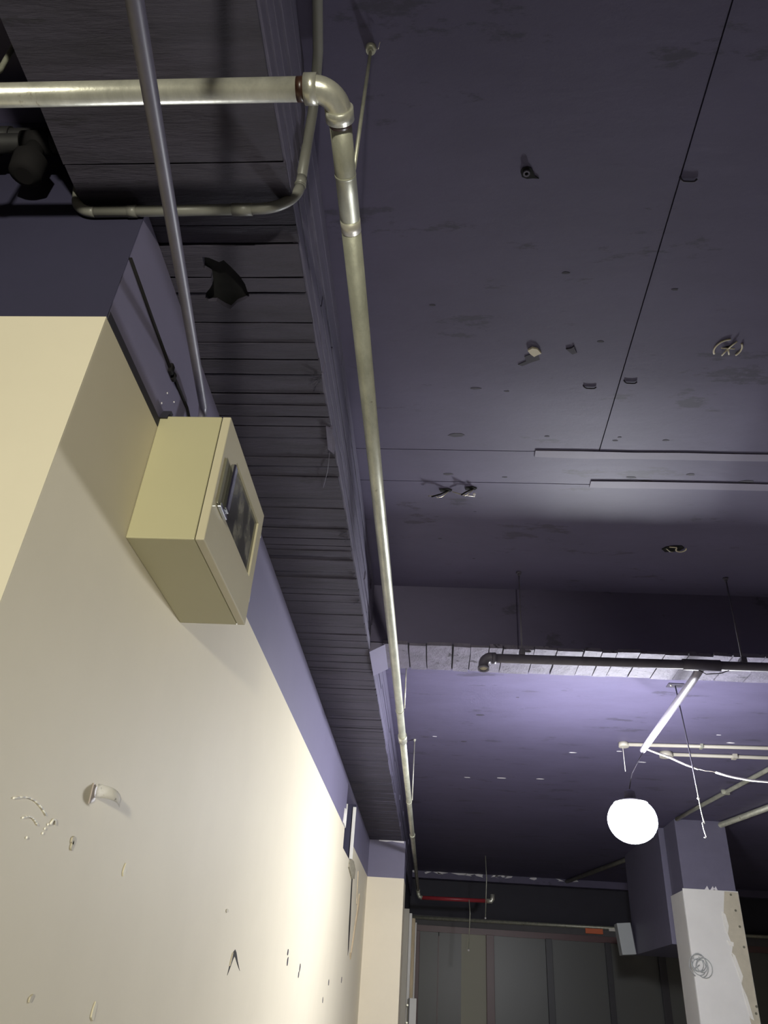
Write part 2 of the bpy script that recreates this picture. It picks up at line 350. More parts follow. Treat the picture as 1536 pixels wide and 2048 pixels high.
B2Y0, B2Y1, B2Z = 5.15, 5.60, 3.72
beam2 = struct('trim_2', cbox(-0.52,9.2,B2Y0,B2Y1,B2Z+0.015,SLAB+0.002), M_dark, 'dark purple cross beam with a pale lit underside')
x = -0.42
while x < 6.5:
    w_ = random.choice((0.10,0.13,0.16,0.17,0.19,0.22)); t = random.uniform(-0.004,0.004); g = random.choice((.002,.004,.005))
    n = 3; P = [(x+g, B2Y0-0.006+(B2Y1-B2Y0+.012)*i/n) for i in range(n+1)] + [(x+w_-g, B2Y1+0.006-(B2Y1-B2Y0+.012)*i/n) for i in range(n+1)]
    P = [(px+random.uniform(-.003,.003), py+random.uniform(-.007,.007)) for px,py in P]
    obj('board_mark', prism(P,'z',B2Z+t,B2Z+0.03), M_b2, beam2); x += w_
obj('front_face', cbox(-0.51,9.2,B2Y0-0.004,B2Y0+0.02,B2Z+0.02,SLAB), M_slab, beam2)
obj('haunch', prism([(-0.51,3.66),(-0.40,3.722),(-0.40,3.75),(-0.51,3.75)],'y',B2Y0,B2Y1+0.02), M_wallp, beam2)
struct('trim_3', cbox(-0.6,9.2,18.85,19.05,SLAB-0.14,SLAB+0.002), M_slab, 'far drop beam edge with peeling white flakes')
for u in (-0.42,-0.2,0.05,0.15,0.55,0.75,1.0,1.3,1.35,1.5,1.62,2.2,2.75,3.1):
    P = [(u+random.uniform(-.1,.1)+a*random.uniform(.3,1), SLAB-0.02+b*random.uniform(.4,1)) for a,b in ((-.12,-.03),(0,-.05),(.12,-.03),(.1,.018),(0,.02),(-.1,.015))]
    obj('peeling_flake', prism(P,'y',18.835,18.852), M_flake, bpy.data.objects['trim_3'])

# engaged column at the end of the side wall, wall beyond it
bm = BM(); box(bm,-1.2,-0.457,12.4,13.1,0,PAINT,0); box(bm,-1.2,-0.457,12.4,13.1,PAINT,SOF,1)
struct('trim_4', bm, [M_cream, M_wallp], 'cream column under the end of the beam, purple on top')
obj('broken_edge', prism([(-0.86,3.655),(-0.75,3.648),(-0.66,3.66),(-0.60,3.65),(-0.48,3.64),(-0.48,3.668),(-0.86,3.668)],'y',12.39,12.402), M_flake, bpy.data.objects['trim_4'])
bm = BM(); box(bm,-1.2,-0.55,13.1,19.3,0,2.95,0); box(bm,-1.2,-0.55,13.1,19.3,2.95,SOF,1)
struct('wall_end', bm, [M_cream, M_dark])
# far door lining
d1 = struct('door_1', cbox(-0.55,-0.44,15.2,15.35,0,3.05,0.004), M_trunk)
obj('jamb', cbox(-0.55,-0.40,15.6,15.75,0,3.02,0.004), M_white, d1)
obj('jamb', cbox(-0.55,-0.35,16.0,16.2,0,2.98,0.004), M_wood, d1)
obj('jamb', cbox(-0.55,-0.34,17.0,17.2,0,3.0,0.004), M_white, d1)
pb = obj('leaning_board', cbox(-0.40,-0.27,15.5,15.53,0.0,1.72,0.004), M_white); tag(pb, 'narrow white board beside the far door jambs', 'board')
obj('edge_strip', cbox(-0.405,-0.385,15.485,15.5,0.0,1.72,0.002), M_fdark, pb)
for z in (1.60,1.35): obj('bracket', cbox(-0.44,-0.40,15.49,15.53,z,z+0.03,0.003), M_galv, pb)

# ------------------------------------------------------------------ electrical box on the side wall
bx = thing('electrical_box', 'beige metal electrical box with a dark window, mounted high on the beige wall', 'electrical box', (-1.0,2.33,2.70))
bm = BM(); box(bm,-0.999,-0.777,2.016,2.648,2.70,3.200); bev(bm,0.004); body = obj('body', bm, M_box, bx)
sub('door_gasket', cbox(-0.780,-0.772,2.022,2.642,2.706,3.194), M_black, body, bx)  # black rubber seal between body and door
# door with a window opening
def ring_plate(x0,x1,oy0,oy1,oz0,oz1,iy0,iy1,iz0,iz1):
    bm = BM(); O=[(oy0,oz0),(oy1,oz0),(oy1,oz1),(oy0,oz1)]; I=[(iy0,iz0),(iy1,iz0),(iy1,iz1),(iy0,iz1)]
    vs = {}
    for xx in (x0,x1):
        for nm,L in (('o',O),('i',I)):
            for k,q in enumerate(L): vs[(xx,nm,k)] = bm.verts.new((xx,*q))
    outer = []
    for k in range(4):
        j=(k+1)%4
        bm.faces.new((vs[(x1,'o',k)],vs[(x1,'o',j)],vs[(x1,'i',j)],vs[(x1,'i',k)]))
        bm.faces.new((vs[(x0,'o',k)],vs[(x0,'i',k)],vs[(x0,'i',j)],vs[(x0,'o',j)]))
        bm.faces.new((vs[(x0,'o',k)],vs[(x0,'o',j)],vs[(x1,'o',j)],vs[(x1,'o',k)]))
        bm.faces.new((vs[(x0,'i',k)],vs[(x1,'i',k)],vs[(x1,'i',j)],vs[(x0,'i',j)]))
    bmesh.ops.recalc_face_normals(bm, faces=bm.faces)
    es = [e for e in bm.edges if all(abs(v.co.x-x1)<1e-6 for v in e.verts) and any(v in [vs[(x1,'o',k)] for k in range(4)] for v in e.verts) and all(v in [vs[(x1,'o',k)] for k in range(4)] for v in e.verts)]
    es += [e for e in bm.edges if {v for v in e.verts} in [{vs[(x0,'o',k)],vs[(x1,'o',k)]} for k in range(4)]]
    bmesh.ops.bevel(bm, geom=es, offset=0.004, segments=3, affect='EDGES', profile=0.5)
    return bm
door = obj('door', ring_plate(-0.773,-0.745,2.016,2.648,2.70,3.200,2.174,2.584,2.876,3.120), M_door, bx)
sub('window_pane', cbox(-0.757,-0.753,2.174,2.584,2.876,3.120), M_pane, door, bx)
sub('backing_panel', cbox(-0.772,-0.768,2.15,2.60,2.86,3.14), M_fdark, door, bx)
bm = BM(); box(bm,-0.746,-0.738,2.050,2.105,2.862,3.046); bev(bm,0.003); sub('latch_housing', bm, M_housing, door, bx)
bm = BM(); box(bm,-0.742,-0.722,2.102,2.138,2.872,3.062); bev(bm,0.006,3); sub('chrome_handle', bm, M_chrome, door, bx)
bm = BM(); box(bm,-0.744,-0.730,2.062,2.148,2.856,2.874); bev(bm,0.003); sub('latch_foot', bm, M_chrome, door, bx)
for z in (2.80,3.09): sub('hinge', T1([(-0.752,2.650,z),(-0.752,2.650,z+0.05)],0.006,10), M_box, door, bx)
sub('cable_gland', T1([(-0.95,2.26,3.198),(-0.95,2.26,3.225)],0.026,16), M_pvc, body, bx)
obj('sealant', prism([(2.006,3.185),(2.03,3.235),(2.05,3.235),(2.03,3.19)],'x',-0.999,-0.97), M_dark, bx)

# ------------------------------------------------------------------ main galvanised pipe
PZ = 3.49; PR = 0.0302
EY = 1.045; EX = -0.300
gp = thing('galvanised_pipe', 'long galvanised steel pipe turning a corner below the purple beam', 'pipe', (EX,EY,PZ))
R90 = 0.062
obj('pipe_run', T1([(-3.6,EY,PZ),(EX-R90-0.01,EY,PZ)],PR,32), M_galv, gp)
def pt(y): s=(y-EY)/(16.5-EY); return Vector((EX-0.026*s, y, PZ+0.012*s - 0.02*math.sin(math.pi*s)*0 ))
obj('pipe_run', T1([pt(EY+R90+0.01),pt(1.43)],PR,32), M_galvd, gp)
obj('pipe_run', T1([pt(1.40),pt(3),pt(6.62)],PR*0.995,32), M_galvd, gp)
obj('pipe_run', T1([pt(6.62),pt(10),pt(16.42)],PR*0.99,24), M_galvd, gp)
el = obj('elbow', T1(arc((EX-R90,EY+R90,PZ),(0,-1,0),(1,0,0),R90,0,math.pi/2,12),0.0335,28), M_galv, gp)
sub('elbow_collar', ringtube((EX-R90-0.022,EY,PZ),(EX-R90+0.012,EY,PZ),0.0385,0.029,28), M_galv, el, gp)
sub('elbow_collar', ringtube((EX,EY+R90-0.012,PZ),(EX,EY+R90+0.022,PZ),0.0385,0.029,28), M_galv, el, gp)
obj('rust_ring', ringtube((EX-R90-0.042,EY,PZ),(EX-R90-0.022,EY,PZ),0.0306,0.028,24), M_rust, gp)
obj('rust_ring', ringtube((EX,EY+R90+0.021,PZ),(EX,EY+R90+0.036,PZ),0.0306,0.028,24), M_rust, gp)
obj('bright_band', ringtube(pt(1.435),pt(1.475),0.0308,0.029,28), M_band, gp)
obj('coupling', ringtube(pt(6.55),pt(6.72),0.038,0.029,24), M_galv, gp)
obj('coupling', ringtube(pt(10.9),pt(11.05),0.036,0.029,20), M_galvd, gp)
e2 = pt(16.5)
obj('elbow', T1([e2+Vector((0,-0.12,0)), e2+Vector((0.0,-0.02,-0.01)), e2+Vector((0.01,0,-0.05)), e2+Vector((0.03,0,-0.10)), e2+Vector((0.09,0,-0.115))],0.036,16), M_galvd, gp)
rp = obj('branch_pipe', T1([e2+Vector((0.08,0,-0.115)), (1.02,16.5,3.40)],0.036,16), M_red, gp); rp['label'] = 'red painted branch at the far end'
obj('end_fitting', T1([(1.0,16.5,3.40),(1.09,16.5,3.402),(1.11,16.5,3.43),(1.11,16.5,3.52)],0.042,12), M_galv, gp)

def rod(x,y,z0,z1,label,r=0.005,m=M_galvd,lean=(0,0),plate=True):
    t = thing('hanger_rod', label, 'hanger rod', (x,y,z1), 'threaded hanger rods')
    obj('rod', T1([(x,y,z1),(x+lean[0],y+lean[1],z0)],r,10), m, t)
    if plate:
        a = obj('anchor', T1([(x,y,z1-0.016),(x,y,z1+0.001)],[0.016,0.020],12), m, t)
        sub('nut', T1([(x,y,z1-0.028),(x,y,z1-0.016)],0.010,6), m, a, t)
    return t
r1 = rod(-0.278,1.287,PZ+0.02,SLAB,'thin steel hanger rod beside the pipe elbow, rising to the slab',0.0058,M_galvd)
obj('clamp', ringtube((-0.301,1.285,PZ),(-0.301,1.292,PZ),0.0312,0.0295,20), M_galvd, r1)
obj('loose_wire', T1([(-0.262,1.287,SLAB-0.002),(-0.252,1.280,SLAB-0.02),(-0.245,1.262,SLAB-0.012)],0.0015,5), M_copper, r1)
r2 = rod(pt(5.9).x+0.036,5.9,PZ+0.02,SLAB,'first thin hanger rod beyond the cross beam, holding the long galvanised pipe',0.005,M_galv)
obj('clamp', ringtube(pt(5.89),pt(5.91),0.034,0.0295,16), M_galvd, r2)
r3 = rod(pt(9.0).x+0.036,9.0,PZ+0.02,SLAB,'second thin hanger rod beyond the cross beam, near the far end of the long pipe',0.007,M_galv)
obj('clamp', ringtube(pt(8.99),pt(9.01),0.034,0.0295,16), M_galvd, r3)

# ------------------------------------------------------------------ grey plastic conduit over the beam
pv = thing('plastic_conduit', 'grey plastic conduit bent under the beam and up its side', 'conduit', (-0.6,1.49,3.65))
r = 0.0175; yc = 1.497; zl = SOF-0.047; zr = SOF-0.040
obj('bend', T1([(-1.236,yc-0.03,3.86),(-1.236,yc-0.02,3.74)] + arc((-1.156,yc,zl+0.08),(-1,0,0),(0,0,-1),0.08,0.1,math.pi/2,9),r,18), M_pvc, pv)
obj('conduit_run', T1([(-1.155,yc,zl),(-0.69,yc,zr)],r,18), M_pvc, pv)
obj('coupler', ringtube((-1.045,yc,zl+.0015),(-1.015,yc,zl+.002),0.0195,0.017,18), M_pvc, pv)
obj('coupler', ringtube((-0.70,yc,zr),(-0.635,yc,zr),0.0200,0.017,18), M_pvc, pv)
vx = -0.4935
obj('bend', T1([(-0.69,yc,zr)] + arc((vx-0.115,yc-0.003,zr+0.115),(0,0,-1),(1,0,0),0.115,0,math.pi/2*0.97,12),r,18), M_pvc, pv)
obj('coupler', ringtube((vx,yc-0.003,3.745),(vx,yc-0.006,3.785),0.0195,0.017,18), M_pvc, pv)
obj('conduit_run', T1([(vx,yc-0.003,3.74),(vx+0.001,yc-0.02,3.95),(vx+0.008,yc-0.05,4.09),(vx+0.02,yc-0.11,4.155),(vx+0.04,yc-0.22,4.176),(vx+0.06,yc-0.40,4.178),(vx+0.055,yc-0.7,4.178),(vx+0.02,yc-1.2,4.178)],r,18), M_pvc, pv)

# purple painted conduit hanging from near the camera to the top of the box
pc = thing('painted_conduit', 'straight purple painted conduit sloping to the top of the electrical box', 'conduit', (-0.95,2.26,3.23))
A = Vector((-0.95,2.259,3.438)); B = Vector((-0.545,0.60,2.91))
obj('conduit_run', T1([Vector((-0.95,2.26,3.225)), Vector((-0.951,2.262,3.36)), A+Vector((-0.002,0.002,-0.02)), A.lerp(B,0.03), A.lerp(B,0.5), B, A.lerp(B,1.18), A.lerp(B,1.28)+Vector((0,-0.02,0.06)), A.lerp(B,1.30)+Vector((0,-0.03,0.3)), A.lerp(B,1.30)+Vector((0,-0.03,SLAB-0.001-A.lerp(B,1.30).z))],0.0165,18), M_pconduit, pc)

# black cable along the purple band
bc = thing('wall_cable', 'thin black cable running along the purple wall band into the electrical box', 'cable', (-0.995,1.8,3.40))
obj('cable_run', T1([(-0.996,1.524,3.425),(-0.994,1.75,3.405),(-0.994,1.98,3.392),(-0.994,2.2,3.398),(-0.994,2.32,3.36),(-0.99,2.36,3.26),(-0.99,2.36,3.198)],0.0058,8), M_black, bc)
obj('clip', cbox(-0.999,-0.984,1.97,1.995,3.372,3.412,0.004), M_black, bc)
obj('clip', cbox(-0.999,-0.986,2.012,2.03,3.372,3.405,0.003), M_black, bc)

# ------------------------------------------------------------------ dark pipes in the left bay
for yy, z, rr, lab in ((1.44,3.955,0.035,'upper of two black pipes in the dark bay left of the beam'),(1.40,3.86,0.032,'lower of two black pipes in the dark bay left of the beam')):
    t = thing('black_pipe', lab, 'pipe', (-2.0,yy,z))
    obj('pipe_run', T1([(-4.19,yy,z),(-1.214,yy,z)],rr,20), M_blackp, t)
    obj('coupling', ringtube((-1.62,yy,z),(-1.52,yy,z),rr*1.18,rr*0.95,20), M_blackp, t)
vd = thing('pipe_fitting', 'round black fitting hanging under the black pipes', 'pipe fitting', (-1.36,1.40,3.8))
obj('bonnet', T1([(-1.38,1.40,3.832),(-1.38,1.40,3.80),(-1.38,1.405,3.77),(-1.38,1.41,3.70),(-1.38,1.41,3.69)],[0.03,0.03,0.055,0.05,0.03],24), M_black, vd)
obj('clamp_strap', ringtube((-1.43,1.40,3.86),(-1.33,1.40,3.86),0.040,0.032,20), M_black, vd)
br = thing('brace_rod', 'pale slanted rod in the dark bay at the top left', 'hanger rod', (-1.3,1.1,4.2))
obj('rod', T1([(-1.345,1.10,4.199),(-1.33,1.10,3.905),(-1.323,1.10,3.735),(-1.315,1.05,PZ+0.028)],0.008,10), M_galvd, br)
obj('clamp', ringtube((-1.325,EY,PZ),(-1.305,EY,PZ),0.034,0.0295,20), M_galvd, br)

# ------------------------------------------------------------------ sprinkler pipe in front of the cross beam
SZ = 3.535; SY = 4.88
sp = thing('sprinkler_pipe', 'dark pipe with an open elbow hung in front of the cross beam', 'pipe', (0.3,SY,SZ))
obj('pipe_run', T1([(0.335,SY,SZ),(8.0,SY,SZ+0.03)],0.030,24), M_darkpipe, sp)
ep = arc((0.345,SY-0.01,SZ-0.055),(0,0,1),(-1,0,0),0.055,0,math.pi/2,8)
el = obj('elbow', tube(BM(), ep + [ep[-1]+Vector((0,-0.006,-0.02))],0.034,20,caps=False), M_darkpipe, sp)
sub('elbow_rim', ringtube(ep[-1]+Vector((0,-0.006,-0.018)), ep[-1]+Vector((0,-0.009,-0.034)),0.039,0.028,20), M_darkpipe, el, sp)
sub('elbow_rim', ringtube((0.345,SY,SZ),(0.375,SY,SZ),0.038,0.029,20), M_darkpipe, el, sp)
sub('plug', T1([ep[-1]+Vector((0,-0.004,-0.012)), ep[-1]+Vector((0,-0.007,-0.022))],0.028,16), M_tanpatch, el, sp)
obj('tee', T1([(1.60,SY,SZ+0.005),(1.84,SY,SZ+0.006)],0.037,20), M_darkpipe, sp)
bp = obj('branch_pipe', T1([(1.725,SY+0.02,SZ),(1.737,5.1,SZ+0.003),(1.79,6.86,SZ+0.02)],0.027,20), mat('pale_pipe', (0.26,0.24,0.29), 0.4, metal=0.2, var=0.1, vscale=10), sp); bp['label'] = 'pale branch reaching towards the lamp'
obj('tie_wire', T1([(1.70,SY+0.0,SZ-0.032),(1.76,SY+0.05,SZ-0.036),(1.84,SY+0.02,SZ-0.040),(1.88,SY-0.03,SZ-0.038)],0.003,6), M_black, sp)
obj('coupling', ringtube((4.0,SY,SZ+0.014),(4.12,SY,SZ+0.015),0.036,0.029,16), M_darkpipe, sp)
for xr,lab in ((0.550,'dark hanger rod in front of the cross beam, near the open pipe elbow'),(1.992,'dark hanger rod in front of the cross beam, above the branch to the lamp'),(3.45,'dark hanger rod in front of the cross beam, right of the frame edge')):
    if xr > 3: continue
    t = rod(xr,SY,SZ+0.03,SLAB,lab,0.0052,M_darkpipe)
    obj('clamp', cbox(xr-0.018,xr+0.018,SY-0.035,SY+0.035,SZ+0.022,SZ+0.065,0.004), M_darkpipe, t)
obj('clip', cbox(0.60,0.645,SY+0.28,SY+0.30,B2Z-0.012,B2Z+0.006,0.002), M_dflake, beam2)

# ------------------------------------------------------------------ lamp and its wiring
lp = thing('pendant_lamp', 'glaring white globe lamp hanging beyond the cross beam', 'lamp', tuple(LAMP))
bm = ball(BM(), LAMP, 0.20, 1.02, 1.0, 0.92, 32, 24)  # globe sized to take in the glare around a smaller bulb
bmesh.ops.bisect_plane(bm, geom=list(bm.verts)+list(bm.edges)+list(bm.faces), plane_co=LAMP+Vector((0,0,0.135)), plane_no=(0,0,1), clear_outer=True)
bmesh.ops.holes_fill(bm, edges=[e for e in bm.edges if e.is_boundary])
obj('globe', bm, M_lamp, lp)
top = LAMP + Vector((0,0,0.135))
obj('shade', T1([top+Vector((0,0,0.001)), top+Vector((0,0,0.010)), top+Vector((0,0,0.035))],[0.142,0.140,0.06],32), M_white, lp)  # disc added to keep the globe's light off the slab overhead
obj('lamp_holder', T1([top+Vector((0,0,0.034)), top+Vector((0,0,0.10)), top+Vector((0,0,0.12))],[0.05,0.045,0.015],24), M_dflake, lp)
obj('cord', T1([top+Vector((0,0,0.115)), top+Vector((0.03,-0.03,0.25)), (1.786,6.83,SZ+0.0)],0.005,8), M_dflake, lp)
lc = thing('lamp_cable', 'white cable sagging from the lamp branch to the right edge', 'cable', (1.79,6.86,3.55))
obj('cable_run', T1([(1.80,6.85,3.575),(1.888,6.98,3.590),(2.055,7.0,3.542),(2.176,7.0,3.488),(2.285,7.0,3.452)],0.010,10), M_cable, lc)
obj('bare_splice', T1([(2.28,7.0,3.453),(2.34,6.99,3.437),(2.40,7.0,3.438),(2.44,7.0,3.428)],0.0035,6), M_copper, lc)
obj('cable_run', T1([(2.43,7.0,3.430),(2.51,7.0,3.410),(2.588,7.0,3.394),(2.72,7.0,3.376),(2.862,7.0,3.371),(3.2,7.05,3.40),(3.8,7.2,3.58),(4.6,7.4,3.9),(5.2,7.5,SLAB-0.012)],0.010,10), M_cable, lc)
hw = thing('hanging_wire', 'twisted suspension wire with hooks hanging right of the lamp', 'wire', (2.2,6.95,SLAB))
obj('wire_run', T1([(2.18,6.95,SLAB),(2.20,6.95,3.9),(2.222,6.95,3.5),(2.228,6.95,3.30)],0.006,8), M_dflake, hw)
obj('wire_run', T1([(2.228,6.95,3.48),(2.229,6.95,3.28),(2.236,6.95,3.10),(2.244,6.95,3.00)],0.0042,8), M_galv, hw)
obj('hook', T1([(2.244,6.95,3.03),(2.25,6.95,2.985),(2.238,6.95,2.995),(2.23,6.95,2.99),(2.236,6.95,2.93),(2.246,6.95,2.88),(2.236,6.95,2.872),(2.228,6.95,2.878)],0.004,8), M_galv, hw)
obj('knot', ball(BM(),(2.232,6.95,3.19),0.011,1.2,1,1,10,8), M_galv, hw)
obj('anchor_plate', cbox(2.11,2.25,6.90,7.0,SLAB-0.008,SLAB+0.001,0.002), M_dflake, hw)
obj('anchor_bolt', ball(BM(),(2.135,6.93,SLAB-0.012),0.010,1,1,1,10,8), M_galv, hw)
t = thing('surface_conduit', 'cream conduit on the ceiling starting above the lamp, upper of two', 'conduit', (2.1,8.76,SLAB))
obj('conduit_run', T1([(2.13,8.755,SLAB-0.022),(3.62,8.66,SLAB-0.022),(6.0,8.5,SLAB-0.022)],0.020,14), M_trunk, t)
obj('junction_box', T1([(2.08,8.765,SLAB+0.001),(2.08,8.765,SLAB-0.05)],0.055,20), M_trunk, t)
obj('drop_wire', T1([(2.07,8.77,SLAB-0.04),(2.07,8.77,3.88)],0.004,6), M_cable, t)
for xx in (2.9,3.7): obj('saddle', cbox(xx,xx+0.03,8.67-(xx-2.9)*.06,8.75-(xx-2.9)*.06,SLAB-0.046,SLAB+0.001,0.004), M_galvd, t)
t = thing('surface_conduit', 'cream conduit on the ceiling with a round box at its left end, lower of two', 'conduit', (2.67,9.06,SLAB))
obj('conduit_run', T1([(2.70,9.058,SLAB-0.022),(3.75,9.02,SLAB-0.022),(6.0,8.94,SLAB-0.022)],0.020,14), M_trunk, t)
obj('junction_box', T1([(2.62,9.062,SLAB+0.001),(2.62,9.062,SLAB-0.055)],0.075,20), M_trunk, t)
for xx in (3.35,): obj('saddle', cbox(xx,xx+0.05,8.99,9.08,SLAB-0.048,SLAB+0.001,0.004), M_trunk, t)
t = thing('ceiling_conduit', 'slanting grey conduit on the ceiling right of the lamp', 'conduit', (3.7,11.2,SLAB))
obj('conduit_run', T1([(3.58,12.3,SLAB-0.03),(3.685,11.245,SLAB-0.03),(3.894,9.468,SLAB-0.03),(4.3,6.2,SLAB-0.03)],0.027,14), M_galvd, t)
for yy,xx in ((10.6,3.76),(9.2,3.927)): obj('saddle', cbox(xx-0.05,xx+0.05,yy-.02,yy+.02,SLAB-0.06,SLAB+0.001,0.004), M_galvd, t)
t = thing('ceiling_conduit', 'faint grey conduit on the ceiling above the white column', 'conduit', (3.4,15.5,SLAB))
obj('conduit_run', T1([(2.9,18.8,SLAB-0.05),(4.6,10.8,SLAB-0.05)],0.04,14), M_galvd, t)

# ------------------------------------------------------------------ things left on the near slab
def hook(x,y,label,mirror=1):
    t = tag(obj('ceiling_hook', T1([(x-0.012,y-0.01,SLAB+0.002),(x-0.006,y-0.003,SLAB-0.005),(x+0.004,y+0.006,SLAB-0.006),(x+0.030*mirror,y+0.008,SLAB-0.006),(x+0.046*mirror,y+0.007,SLAB-0.006),(x+0.052*mirror,y-0.003,SLAB-0.005)],0.0036,8), M_dflake), label, 'hook', 'bent hooks in the slab joint')
    return t
hook(0.872,1.782,'bent dark hook in the slab joint, the one nearer the top of the photo')
hook(0.892,2.89,'bent dark hook in the slab joint, the one nearer the plaster strips')
hook(0.70,2.93,'bent dark hook left of the slab joint, near the plaster strips')
t = thing('ceiling_anchor', 'round open anchor ring in the bare slab right of the galvanised pipe', 'anchor', (0.285,1.745,SLAB))
obj('ring', ringtube((0.285,1.745,SLAB+0.001),(0.285,1.745,SLAB-0.014),0.013,0.007,20), M_darkpipe, t)
obj('flange', prism([(0.268,1.728),(0.285,1.722),(0.302,1.728),(0.318,1.760),(0.335,1.772),(0.312,1.770),(0.290,1.772),(0.270,1.764),(0.263,1.745)],'z',SLAB-0.004,SLAB+0.001), M_hole, t)
t = thing('junction_hole', 'torn ceiling outlet with a pale broken ring and wire stubs', 'ceiling outlet', (1.313,2.66,SLAB))
for a0,a1 in ((2.6,4.6),(-0.6,0.7)):
    obj('ring_segment', T1(arc((1.313,2.66,SLAB-0.003),(1,0,0),(0,-1,0),0.062,-a0,-a1,10),0.0045,8), M_chip, t)
obj('cavity', prism([(1.30,2.648),(1.318,2.640),(1.328,2.655),(1.320,2.668),(1.305,2.664)],'z',SLAB-0.004,SLAB+0.001), M_hole, t)
for a,L in ((1.15,0.055),(-2.0,0.045),(-1.2,0.035),(2.9,0.035),(0.2,0.028)):
    obj('wire_stub', T1([(1.313,2.656,SLAB-0.004),(1.313+math.cos(a)*L,2.656-math.sin(a)*L,SLAB-0.010)],0.0038,6), M_chip, t)
t = thing('plaster_lump', 'pale broken plaster lump on the slab, left of centre', 'plaster lump', (0.414,2.69,SLAB))
obj('lump', prism([(0.385,2.672),(0.405,2.655),(0.430,2.662),(0.452,2.690),(0.435,2.700),(0.420,2.712),(0.400,2.694)],'z',SLAB-0.012,SLAB+0.001), M_chip, t)
obj('dark_scar', prism([(0.375,2.72),(0.40,2.705),(0.44,2.71),(0.45,2.74),(0.41,2.76),(0.37,2.785),(0.35,2.775),(0.385,2.75)],'z',SLAB-0.003,SLAB+0.001), M_dflake, t)
tag(obj('slab_scar', prism([(0.565,2.665),(0.59,2.66),(0.60,2.645),(0.605,2.66),(0.62,2.69),(0.60,2.70),(0.585,2.685)],'z',SLAB-0.006,SLAB+0.001), M_dflake), 'small dark chipped scar on the slab beside the plaster lump', 'scar')
def wires(name, x, y, label, s):
    t = thing(name, label, 'wire stub', (x,y,SLAB), 'cut wire stubs by the lit edge of the slab')
    obj('cavity', prism([(x-0.03*s,y-0.012),(x+0.02,y-0.02),(x+0.05,y-0.004),(x+0.04,y+0.012),(x-0.02,y+0.014)],'z',SLAB-0.006,SLAB+0.001), M_hole, t)
    obj('wire', T1([(x+0.03,y,SLAB-0.003),(x-0.02,y+0.004,SLAB-0.030),(x-0.075*s,y+0.012,SLAB-0.045)],0.005,8), M_black, t)
    obj('bare_wire', T1([(x+0.03,y+0.006,SLAB-0.003),(x-0.01,y+0.024,SLAB-0.034),(x-0.04*s,y+0.026,SLAB-0.040),(x-0.045*s,y+0.012,SLAB-0.038),(x-0.095*s,y+0.025,SLAB-0.03)],0.0035,6), M_copper, t)
    return t
wires('wire_stub', 0.00,3.865,'left one of two cut cable stubs hanging by the lit edge of the slab',1.0)
t = wires('wire_stub', 0.150,3.84,'right one of two cut cable stubs hanging by the lit edge of the slab',0.6)
obj('wire_tip', ball(BM(),(0.185,3.862,SLAB-0.03),0.010,1,1,1,10,8), M_flake, t)
obj('clip', T1([(0.05,3.865,SLAB-0.012),(0.12,3.872,SLAB-0.03),(0.19,3.885,SLAB-0.03)],0.0035,6), M_copper, t)
t = thing('junction_hole', 'dark ceiling outlet with a curled pale wire, right of the hanger rods', 'ceiling outlet', (1.54,4.48,SLAB))
obj('cavity', prism([(1.46,4.50),(1.48,4.47),(1.53,4.455),(1.58,4.452),(1.60,4.48),(1.575,4.52),(1.53,4.53),(1.49,4.535)],'z',SLAB-0.005,SLAB+0.001), M_hole, t)
obj('curled_wire', T1([(1.50,4.462,SLAB-0.008),(1.545,4.458,SLAB-0.012)]+arc((1.575,4.47,SLAB-0.02),(-1,0,0),(0,1,0),0.032,-0.3,3.6,12),0.0045,8), M_chip, t)
obj('wire', T1([(1.485,4.485,SLAB-0.006),(1.51,4.50,SLAB-0.02),(1.535,4.518,SLAB-0.012)],0.004,6), M_galv, t)
# chips and scars of the slab itself
def slab_chip(x,y,s,m,asp=0.5):
    P = [(x+math.cos(2*math.pi*k/7)*s*random.uniform(.6,1.1), y+math.sin(2*math.pi*k/7)*s*asp*random.uniform(.6,1.1)) for k in range(7)]
    obj('slab_chip', prism(P,'z',SLAB-0.0012,SLAB+0.001), m, ceiling)
for x,y,s in ((-0.07,2.4,.02),(0.15,2.95,.03),(0.31,2.97,.018),(0.56,3.78-.45,.02),(1.09,3.70,.03),(1.18,3.74,.05),(1.42,3.66,.03),(1.75,3.72,.05),(0.06,3.33,.05),(0.02,3.70,.035),(0.36,3.72,.02),(0.72,2.62,.02),(0.98,2.31,.02),(0.5,2.22,.02),(-0.02,4.44,.015),(0.2,4.1,.01),(0.22,4.70,.012),(0.93,3.36,.02),(0.95,3.33,.015),(1.2,3.35,.02),(1.60,2.88,.02)):
    slab_chip(x,y,s,M_dflake,0.35)
for x,y,s in ((0.437,8.03,.05),(0.78,7.45,.02),(0.30,9.0,.04)): slab_chip(x,y,s,M_dflake,0.6)
for x,y,s in ((1.588,9.24,.05),(0.40,10.6,.06),(0.85,10.55,.08),(1.35,10.5,.06),(2.1,9.1,.04),(3.0,8.35,.03),(3.2,8.6,.05),(-0.04,8.85,.03),(2.45,9.5,.05)): slab_chip(x,y,s,M_flake,0.4)

